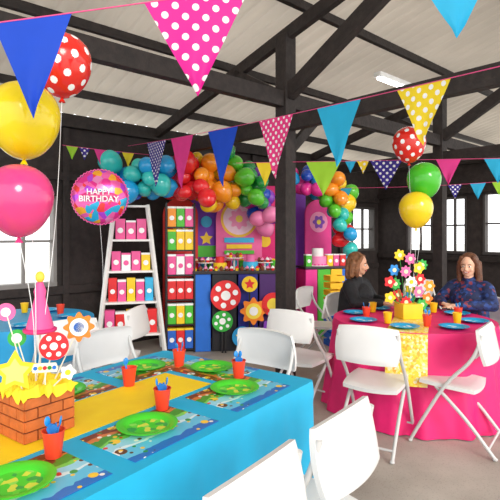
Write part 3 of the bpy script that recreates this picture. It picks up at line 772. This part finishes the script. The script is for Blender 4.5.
backdrop(303, 333, 200, 8.0, "f0409a", "pink arched backdrop panel with printed flowers", [("round_print", discpts(.17, 30), "ff9ac8", 1.68), ("flower_emblem", petals(.10, 6), "8a3fc0", 1.68), ("flower_centre", discpts(.04), "ffe04a", 1.68)], rz=.4)
backdrop(292, 306, 192, 8.2, "8a3fc0", "narrow purple backdrop panel near the display table", rz=.4, square=True)
# ---------------------------------------------------------------- treat table
DT = Vector(((236-250)/F*6.35, 6.35, 0)); dr = .1
dt = E("treat_table", "tall dark treat table fronted by coloured blocks", "table", DT, dr)
bm = NB(); box(bm, (0, 0, 1.0), (1.12, .45, .04), bev=.005); O("tabletop", bm, M("2a2226", .4), dt, smooth=False)
for x, w, c, nm in ((-.44, .22, "1f6fd6", "blue_block"), (-.16, .32, "1a1a22", "dark_block"), (.14, .26, "20208a", "navy_block"), (.41, .26, "4a1a6a", "purple_block")):
    bm = NB(); box(bm, (x, 0, .49), (w-.01, .4, .975), bev=.006); O(nm, bm, M(c, .5), dt, smooth=False)
Rd = Matrix.Rotation(dr, 3, 'Z')
def standdisc(x, z, R, cols, label):
    p = DT+Rd @ Vector((x, -.30, z)); r = E("round_cutout", label, "cutout decoration", p, dr, "cutouts before the treat table")
    for i, (pp, c, o_) in enumerate(cols): bm = NB(); prism(bm, pp, .01 if i == 0 else .004, 0, Matrix.Translation((o_[0], -.006*min(i, 2), o_[1]))); O(("cutout_board", "cutout_print", "cutout_spot")[min(i, 2)], bm, M(c, .5), r, smooth=False)
    bm = NB(); box(bm, (0, .02, -z/2), (.02, .01, z)); O("cutout_support", bm, bk, r, smooth=False)
def ringspots(R, n, r, c="ffffff"): return [(discpts(r, 16), c, (R*math.cos(2*pi*i/n+.3), R*math.sin(2*pi*i/n+.3))) for i in range(n)]
standdisc(-.15, .72, .19, [(discpts(.19), "e8262a", (0, 0)), (discpts(.06), "ffffff", (0, 0))]+ringspots(.125, 6, .035), "red disc cutout with white spots before the treat table")
standdisc(-.19, .40, .12, [(discpts(.13), "2fae3a", (0, 0)), (discpts(.04), "ffffff", (0, 0))]+ringspots(.085, 6, .022), "green disc cutout with white spots before the treat table")
standdisc(.20, .52, .16, [(petals(.15, 8), "ff8a1e", (0, 0)), (discpts(.10), "ffe04a", (0, 0)), (discpts(.055), "ffffff", (0, 0))], "orange and yellow flower cutout before the treat table")
standdisc(.45, .60, .14, [(discpts(.15), "e8262a", (0, 0)), (discpts(.08), "ffe04a", (0, 0))], "red disc cutout with yellow centre")
standdisc(.06, .20, .14, [(discpts(.13), "1f9fe0", (0, 0)), (starpts(5, .09, .05), "ffe04a", (0, 0))], "blue disc cutout with a plain yellow star")
standdisc(.42, .26, .14, [(petals(.13, 6), "8a3fc0", (0, 0)), (discpts(.07), "ffffff", (0, 0))], "purple flower cutout with a white centre")
standdisc(.15, .86, .11, [(discpts(.10), "ffd21c", (0, 0)), (starpts(5, .07, .035), "e8262a", (0, 0))], "yellow disc cutout with a plain red star")
# treats
def cupcake(col, top, lab):
    r = E("cupcake", lab, "cupcake", (0, 0, 0), 0, "cupcakes on the treat table")
    bm = NB(); lathe(bm, [(0, 0), (.018, 0), (.026, .03), (0, .03)], 14); O("case", bm, M(col, .6), r)
    bm = NB(); lathe(bm, [(.027, .03), (.024, .04), (.018, .043), (.015, .053), (.008, .057), (0, .066)], 14); O("icing", bm, M(top, .5), r)
    return r
cks = [cupcake("7a3f1d", "ff9ac8", "cupcake with pink icing in a brown case"), cupcake("e8262a", "ffffff", "cupcake with white icing in a red case"), cupcake("ffd21c", "e8262a", "cupcake with red icing in a yellow case"), cupcake("7a3f1d", "7a3f1d", "chocolate cupcake in a brown case")]
k = 0; nk = len(cks)
def putc(q):
    global k
    s = cks[k % nk]
    if k < nk: s.location = q
    else: clone(s, q, 0)
    k += 1
def stand(x, y, h, R):
    p = DT+Rd @ Vector((x, y, 1.02)); r = E("cake_stand", "round pedestal stand holding cupcakes", "cake stand", p, 0, "cake stands on the treat table")
    bm = NB(); lathe(bm, [(0, 0), (.05, 0), (.045, .01), (.012, .02), (.012, h-.02), (.03, h-.012), (R, h-.01), (R, h), (0, h)], 28); O("stand_body", bm, M("f2efe8", .3), r)
    return p, h
for x, y, h, R in ((-.4, .0, .10, .11), (-.02, .05, .16, .13), (.38, 0, .10, .11)):
    p, h = stand(x, y, h, R)
    for i in range(6):
        a = i*pi/3; putc(p+Vector((math.cos(a)*R*.65, math.sin(a)*R*.65, h)))
for i in range(17): putc(DT+Rd @ Vector((-.53+i*.066, -.18, 1.02)))
def treatcup(c1, c2, lab):
    r = E("treat_tub", lab, "treat tub", (0, 0, 0), 0, "treat tubs on the treat table")
    bm = NB(); lathe(bm, [(0, 0), (.026, 0), (.038, .11), (0, .11)], 16); O("tub_body", bm, M(c1, .5), r)
    bm = NB()
    for i in range(9): a = i*2.4; q = .024*math.sqrt(i/9); ell(bm, (q*math.cos(a), q*math.sin(a), .115+.01*(1-i/9)), .013, None, 0, 8, 6)
    O("sweets", bm, M(c2, .5), r); return r
tcs = [treatcup("e8262a", "fff4c8", "red tub filled with popcorn"), treatcup("35b8e8", "ff8ac0", "sky blue tub filled with pink sweets"), treatcup("4cc02e", "ffd21c", "green tub filled with yellow sweets"), treatcup("f0589c", "ffffff", "pink tub filled with white sweets"), treatcup("ffd21c", "e8262a", "yellow tub filled with red sweets")]
kk = 0
for i in range(13):
    x = -.52+i*.086
    q = DT+Rd @ Vector((x, .18, 1.02)); s = tcs[kk % 5]
    if kk < 5: s.location = q
    else: clone(s, q, 0)
    kk += 1
def cake(p, cols, sc=1, lab="two tier birthday cake with coloured icing bands"):
    r = E("tiered_cake", lab, "cake", p, 0); 
    bm = NB(); cyl(bm, (0, 0, .003), (0, 0, .012), .14*sc, seg=32); O("cake_board", bm, M("ffffff", .4), r)
    bm = NB(); lathe(bm, [(0, .012), (.11*sc, .012), (.11*sc, .11*sc), (.105*sc, .118*sc), (0, .118*sc)], 32); O("lower_tier", bm, M(cols[0], .5), r)
    bm = NB(); lathe(bm, [(0, .118*sc), (.07*sc, .118*sc), (.07*sc, .21*sc), (.065*sc, .216*sc), (0, .216*sc)], 32); O("upper_tier", bm, M(cols[1], .5), r)
    bm = NB()
    for i in range(16): a = i*pi/8; ell(bm, (.112*sc*math.cos(a), .112*sc*math.sin(a), .02), .012*sc, None, 0, 10, 6)
    O("icing_border", bm, M(cols[2], .5), r)
cake(DT+Rd @ Vector((.19, -.02, 1.02)), ("35b8e8", "f06aa8", "ffffff"), .9, "two tier cake with blue and pink icing")
cake(DT+Rd @ Vector((-.21, -.02, 1.02)), ("ffd21c", "e8262a", "ffffff"), .8, "two tier cake with yellow and red icing")
# ---------------------------------------------------------------- right display stands
RS = Vector(((325-250)/F*7.2, 7.2, 0))
rs = E("display_table", "high display table with brightly coloured front blocks", "table", RS, .3)
bm = NB(); box(bm, (0, 0, 1.0), (.8, .4, .03), bev=.004); O("tabletop", bm, M("3a2a3a", .4), rs, smooth=False)
for x, w, c in ((-.30, .18, "f0359a"), (-.10, .2, "4cc02e"), (.1, .18, "ffc81e"), (.29, .2, "1f6fd6")):
    bm = NB(); box(bm, (x, 0, .49), (w, .36, .97), bev=.005); O("front_block", bm, M(c, .5), rs, smooth=False)
Rr = Matrix.Rotation(.3, 3, 'Z')
cake(RS+Rr @ Vector((-.12, 0, 1.0155)), ("ff8ac0", "f4f0f0", "f0359a"), 1.2, "two tier pink and white birthday cake")
for x, c in ((-.3, "4cc02e"), (.04, "ffd21c"), (.14, "f0589c"), (.25, "e8262a"), (.35, "35b8e8")):
    place_gift(RS+Rr @ Vector((x, -.05, 1.0155)), .3, .09, .09, .18, c, "ffffff", "on the high display table")
for i, (px, c, cn) in enumerate(((334, "1f6fd6", "blue"), (353, "e8262a", "red"), (334, "ffc81e", "yellow"))):
    p = W(px, 300, 6.5); p.z = (0, 0, .466)[i]
    r = E("wooden_crate", cn+(" slatted wooden crate on the floor" if i < 2 else " slatted wooden crate stacked on another crate"), "crate", p, .3, "painted wooden crates")
    bm = NB()
    for z in (.035, .135, .235, .335, .43): 
        for sy in (-1, 1): box(bm, (0, sy*.10, z), (.20, .012, .07))
        for sx in (-1, 1): box(bm, (sx*.10, 0, z), (.012, .20, .07))
    O("crate_slats", bm, M(c, .6), r, smooth=False)
    bm = NB(); box(bm, (0, 0, .007), (.19, .19, .012)); O("crate_base", bm, M(c, .6), r, smooth=False)
# ---------------------------------------------------------------- people
def hand(bm, wr, dv, side, up=Vector((0, 0, 1)), curl=.35, sc=1):
    dv = Vector(dv).normalized(); lat = dv.cross(up).normalized()*side   # lat towards thumb
    up = lat.cross(dv).normalized()*(1 if lat.cross(dv).z > 0 else -1)
    pc_ = wr+dv*.045*sc
    R = Matrix((lat, dv, up)).transposed()
    ell(bm, pc_, (.038*sc, .048*sc, .015*sc), R)
    for i, (o_, l) in enumerate(((.027, .068), (.009, .076), (-.010, .070), (-.028, .056))):
        base = wr+dv*.078*sc+lat*o_*sc; d1 = (dv+lat*o_*4-up*curl*.5).normalized(); m = base+d1*l*.5*sc
        d2 = (dv-up*curl*1.6).normalized(); e = m+d2*l*.5*sc
        cap(bm, base, m, .0088*sc, .008*sc, seg=10); cap(bm, m, e, .008*sc, .0068*sc, seg=10)
    b0 = wr+dv*.022*sc+lat*.030*sc; m = b0+(dv*.6+lat*.75-up*.2).normalized()*.034*sc; e = m+(dv*.95+lat*.2-up*.2).normalized()*.03*sc
    cap(bm, b0, m, .0115*sc, .0095*sc, seg=10); cap(bm, m, e, .0095*sc, .008*sc, seg=10)
def person(label, loc, fd, hd, skin, hairc, jac, trou, elbows, wrists, hdirs, lean=.06, hair_len=.2, smile=True):
    rz = yaw(*fd); r = E("person", label, "person", loc, rz)
    hz = yaw(*hd)-rz; RH = Matrix.Rotation(hz, 3, 'Z') @ Matrix.Rotation(-.08, 3, 'X')
    nb = Vector((0, lean, 1.02)); hc = Vector((0, lean+.02, 1.175)) 
    Hh_ = lambda x, y, z: hc+RH @ Vector((x, y, z))
    bm = NB()
    ell(bm, (0, 0, .56), (.16, .12, .11)); cap(bm, (0, 0, .58), (0, lean*.6, .88), .115, .12); cap(bm, (-.13, lean, .97), (.13, lean, .97), .05, .05)
    cap(bm, nb-Vector((0, 0, .05)), hc+Vector((0, -.01, -.06)), .052, .046)
    ell(bm, Hh_(0, -.012, .028), (.074, .092, .088), RH); ell(bm, Hh_(0, .012, -.03), (.06, .073, .078), RH); ell(bm, Hh_(0, .045, -.075), (.03, .028, .024), RH)
    cap(bm, Hh_(0, .082, .012), Hh_(0, .098, -.022), .008, .0115); ell(bm, Hh_(0, .088, -.03), (.016, .012, .009), RH)
    for s in (-1, 1):
        ell(bm, Hh_(s*.075, -.01, -.005), (.009, .018, .03), RH); ell(bm, Hh_(s*.036, .06, -.028), (.022, .02, .02), RH)
    for i, s in enumerate((-1, 1)):
        sh = Vector((s*.165, lean, .965)); el = Vector(elbows[i]); wr = Vector(wrists[i])
        cap(bm, sh, el, .045, .037); cap(bm, el, wr, .036, .024); hand(bm, wr, hdirs[i], -s)
        cap(bm, (s*.085, 0, .52), (s*.12, .40, .5), .075, .055); cap(bm, (s*.12, .40, .5), (s*.12, .36, .1), .052, .035); cap(bm, (s*.12, .34, .05), (s*.13, .50, .035), .035, .025)
    b = O("body", bm, M(skin, .5, var=.05, scale=20), r); remesh(b, .0055, 2)
    # jacket
    bm = NB(); ell(bm, (0, 0, .56), (.195, .155, .12)); cap(bm, (0, 0, .60), (0, lean*.6, .86), .15, .155); ell(bm, (0, lean+.02, .86), (.185, .145, .13)); cap(bm, (-.14, lean-.01, .965), (.14, lean-.01, .965), .074, .074)
    cap(bm, nb-Vector((0, .01, .04)), nb+Vector((0, -.008, .012)), .078, .068)
    for i, s in enumerate((-1, 1)):
        sh = Vector((s*.17, lean, .955)); el = Vector(elbows[i]); wr = Vector(wrists[i])
        cap(bm, sh, el, .073, .058); cap(bm, el, el.lerp(wr, .93), .058, .040)
    j = O("jacket", bm, jac, r); remesh(j, .011, 3)
    bm = NB()
    ell(bm, (0, .0, .53), (.175, .15, .1))
    for s in (-1, 1): cap(bm, (s*.085, 0, .52), (s*.12, .40, .5), .09, .068); cap(bm, (s*.12, .40, .5), (s*.12, .36, .12), .066, .05)
    t = O("trousers", bm, M(trou, .8), r); remesh(t, .012, 3)
    for s in (-1, 1):
        bm = NB(); cap(bm, (s*.12, .33, .05), (s*.13, .50, .04), .048, .038); box(bm, (s*.125, .42, .012), (.08, .25, .022), bev=.006); O("shoe", bm, M("2a2a2e", .5), r)
    # hair
    bm = NB(); ell(bm, Hh_(0, -.030, .042), (.089, .094, .092), RH)
    for s in (-1, 1):
        cap(bm, Hh_(s*.055, .035, .085), Hh_(s*.083, .012, .02), .022, .02)
        cap(bm, Hh_(s*.080, .005, .03), Hh_(s*.088, .004, -.06), .026, .028); cap(bm, Hh_(s*.088, .0, -.06), Hh_(s*.085, .012, -hair_len*.8), .028, .02)
        cap(bm, Hh_(s*.078, -.04, .02), Hh_(s*.085, -.045, -hair_len*.8), .036, .032)
        cap(bm, Hh_(s*.035, -.085, .02), Hh_(s*.045, -.085, -hair_len), .042, .032)
        for q in range(3): a = Hh_(s*(.03+.02*q), -.1+.02*q, -hair_len*.7); cap(bm, a, a+RH @ Vector((s*.008, .0, -.06)), .02, .01)
    cap(bm, Hh_(0, -.095, .02), Hh_(0, -.1, -hair_len*.95), .04, .03)
    h = O("hair", bm, M(hairc, .5, var=.35, scale=25, bump=.5, bscale=60), r); remesh(h, .006, 2)
    for s in (-1, 1):
        e = NB(); ell(e, Hh_(s*.030, .071, .004), (.0135, .011, .0075), RH, 0); ell(e, Hh_(s*.030, .0795, .004), (.0058, .004, .0062), RH, 1); O("eye", e, [M("f6f2ee", .2), M("2a1a12", .2)], r)
        e = NB(); tube(e, [Hh_(s*.015, .083, .022), Hh_(s*.03, .083, .027), Hh_(s*.046, .072, .021)], .003, 6); O("eyebrow", e, M("3a2418", .8), r)
    e = NB(); tube(e, arcpts([Hh_(-.025, .074, -.046), Hh_(-.012, .083, -.054), Hh_(0, .086, -.056), Hh_(.012, .083, -.054), Hh_(.025, .074, -.046)], 4), .0048, 8)
    O("lips", e, M("b8404a", .4), r)
    if smile: e = NB(); tube(e, [Hh_(-.014, .086, -.050), Hh_(0, .0895, -.0525), Hh_(.014, .086, -.050)], .003, 6); O("teeth", e, M("fbf8f2", .3), r)
    return r
blackj = M("17171c", .7, var=.3, scale=30, bump=.3)
navyj = blotch(["1c2c5a", "1f3a78", "16224a", "2a4a90", "8a3a4a", "1c2c5a", "22346a", "1a2850"], 38, .7)
person("woman with light brown hair in black jacket, seated at table", W1P, W1D, (1, -.42), "e8b090", "8a5a38", blackj, "22222a",
       [(-.24, .14, .80), (.25, .16, .82)], [(-.10, .34, .82), (.12, .38, .82)], [(.5, .9, -.05), (-.3, .95, -.05)], smile=False, hair_len=.13)
person("smiling woman with long brown hair in navy patterned jacket", W2P, W2D, (-.62, -.78), "f0bc9e", "6a4028", navyj, "22222a",
       [(-.27, .18, .82), (.27, .18, .82)], [(-.06, .40, .82), (.10, .40, .82)], [(.9, .5, -.05), (-.9, .5, -.05)], lean=.09, hair_len=.18)
# ---------------------------------------------------------------- light, world, camera
w = bpy.data.worlds.new("world"); SC.world = w; w.use_nodes = True
bg = w.node_tree.nodes["Background"]; bg.inputs[0].default_value = (.97, .97, .98, 1); bg.inputs[1].default_value = 1.95
sl = bpy.data.lights.new("sun", 'SUN'); sl.energy = 1.7; sl.angle = math.radians(20); sl.color = (1, .95, .87)
so = bpy.data.objects.new("sun", sl); COL.objects.link(so); so.rotation_euler = Vector((-.45, 1, -.45)).to_track_quat('-Z', 'Y').to_euler()
cam = bpy.data.cameras.new("camera"); co = bpy.data.objects.new("camera", cam); COL.objects.link(co)
co.location = (0, 0, HC); co.rotation_euler = (pi/2, 0, 0); cam.sensor_width = 36; cam.lens = 36*F/500; cam.shift_y = -.034; cam.clip_start = .02
SC.camera = co
try: SC.view_settings.view_transform = 'Standard'
except Exception: pass
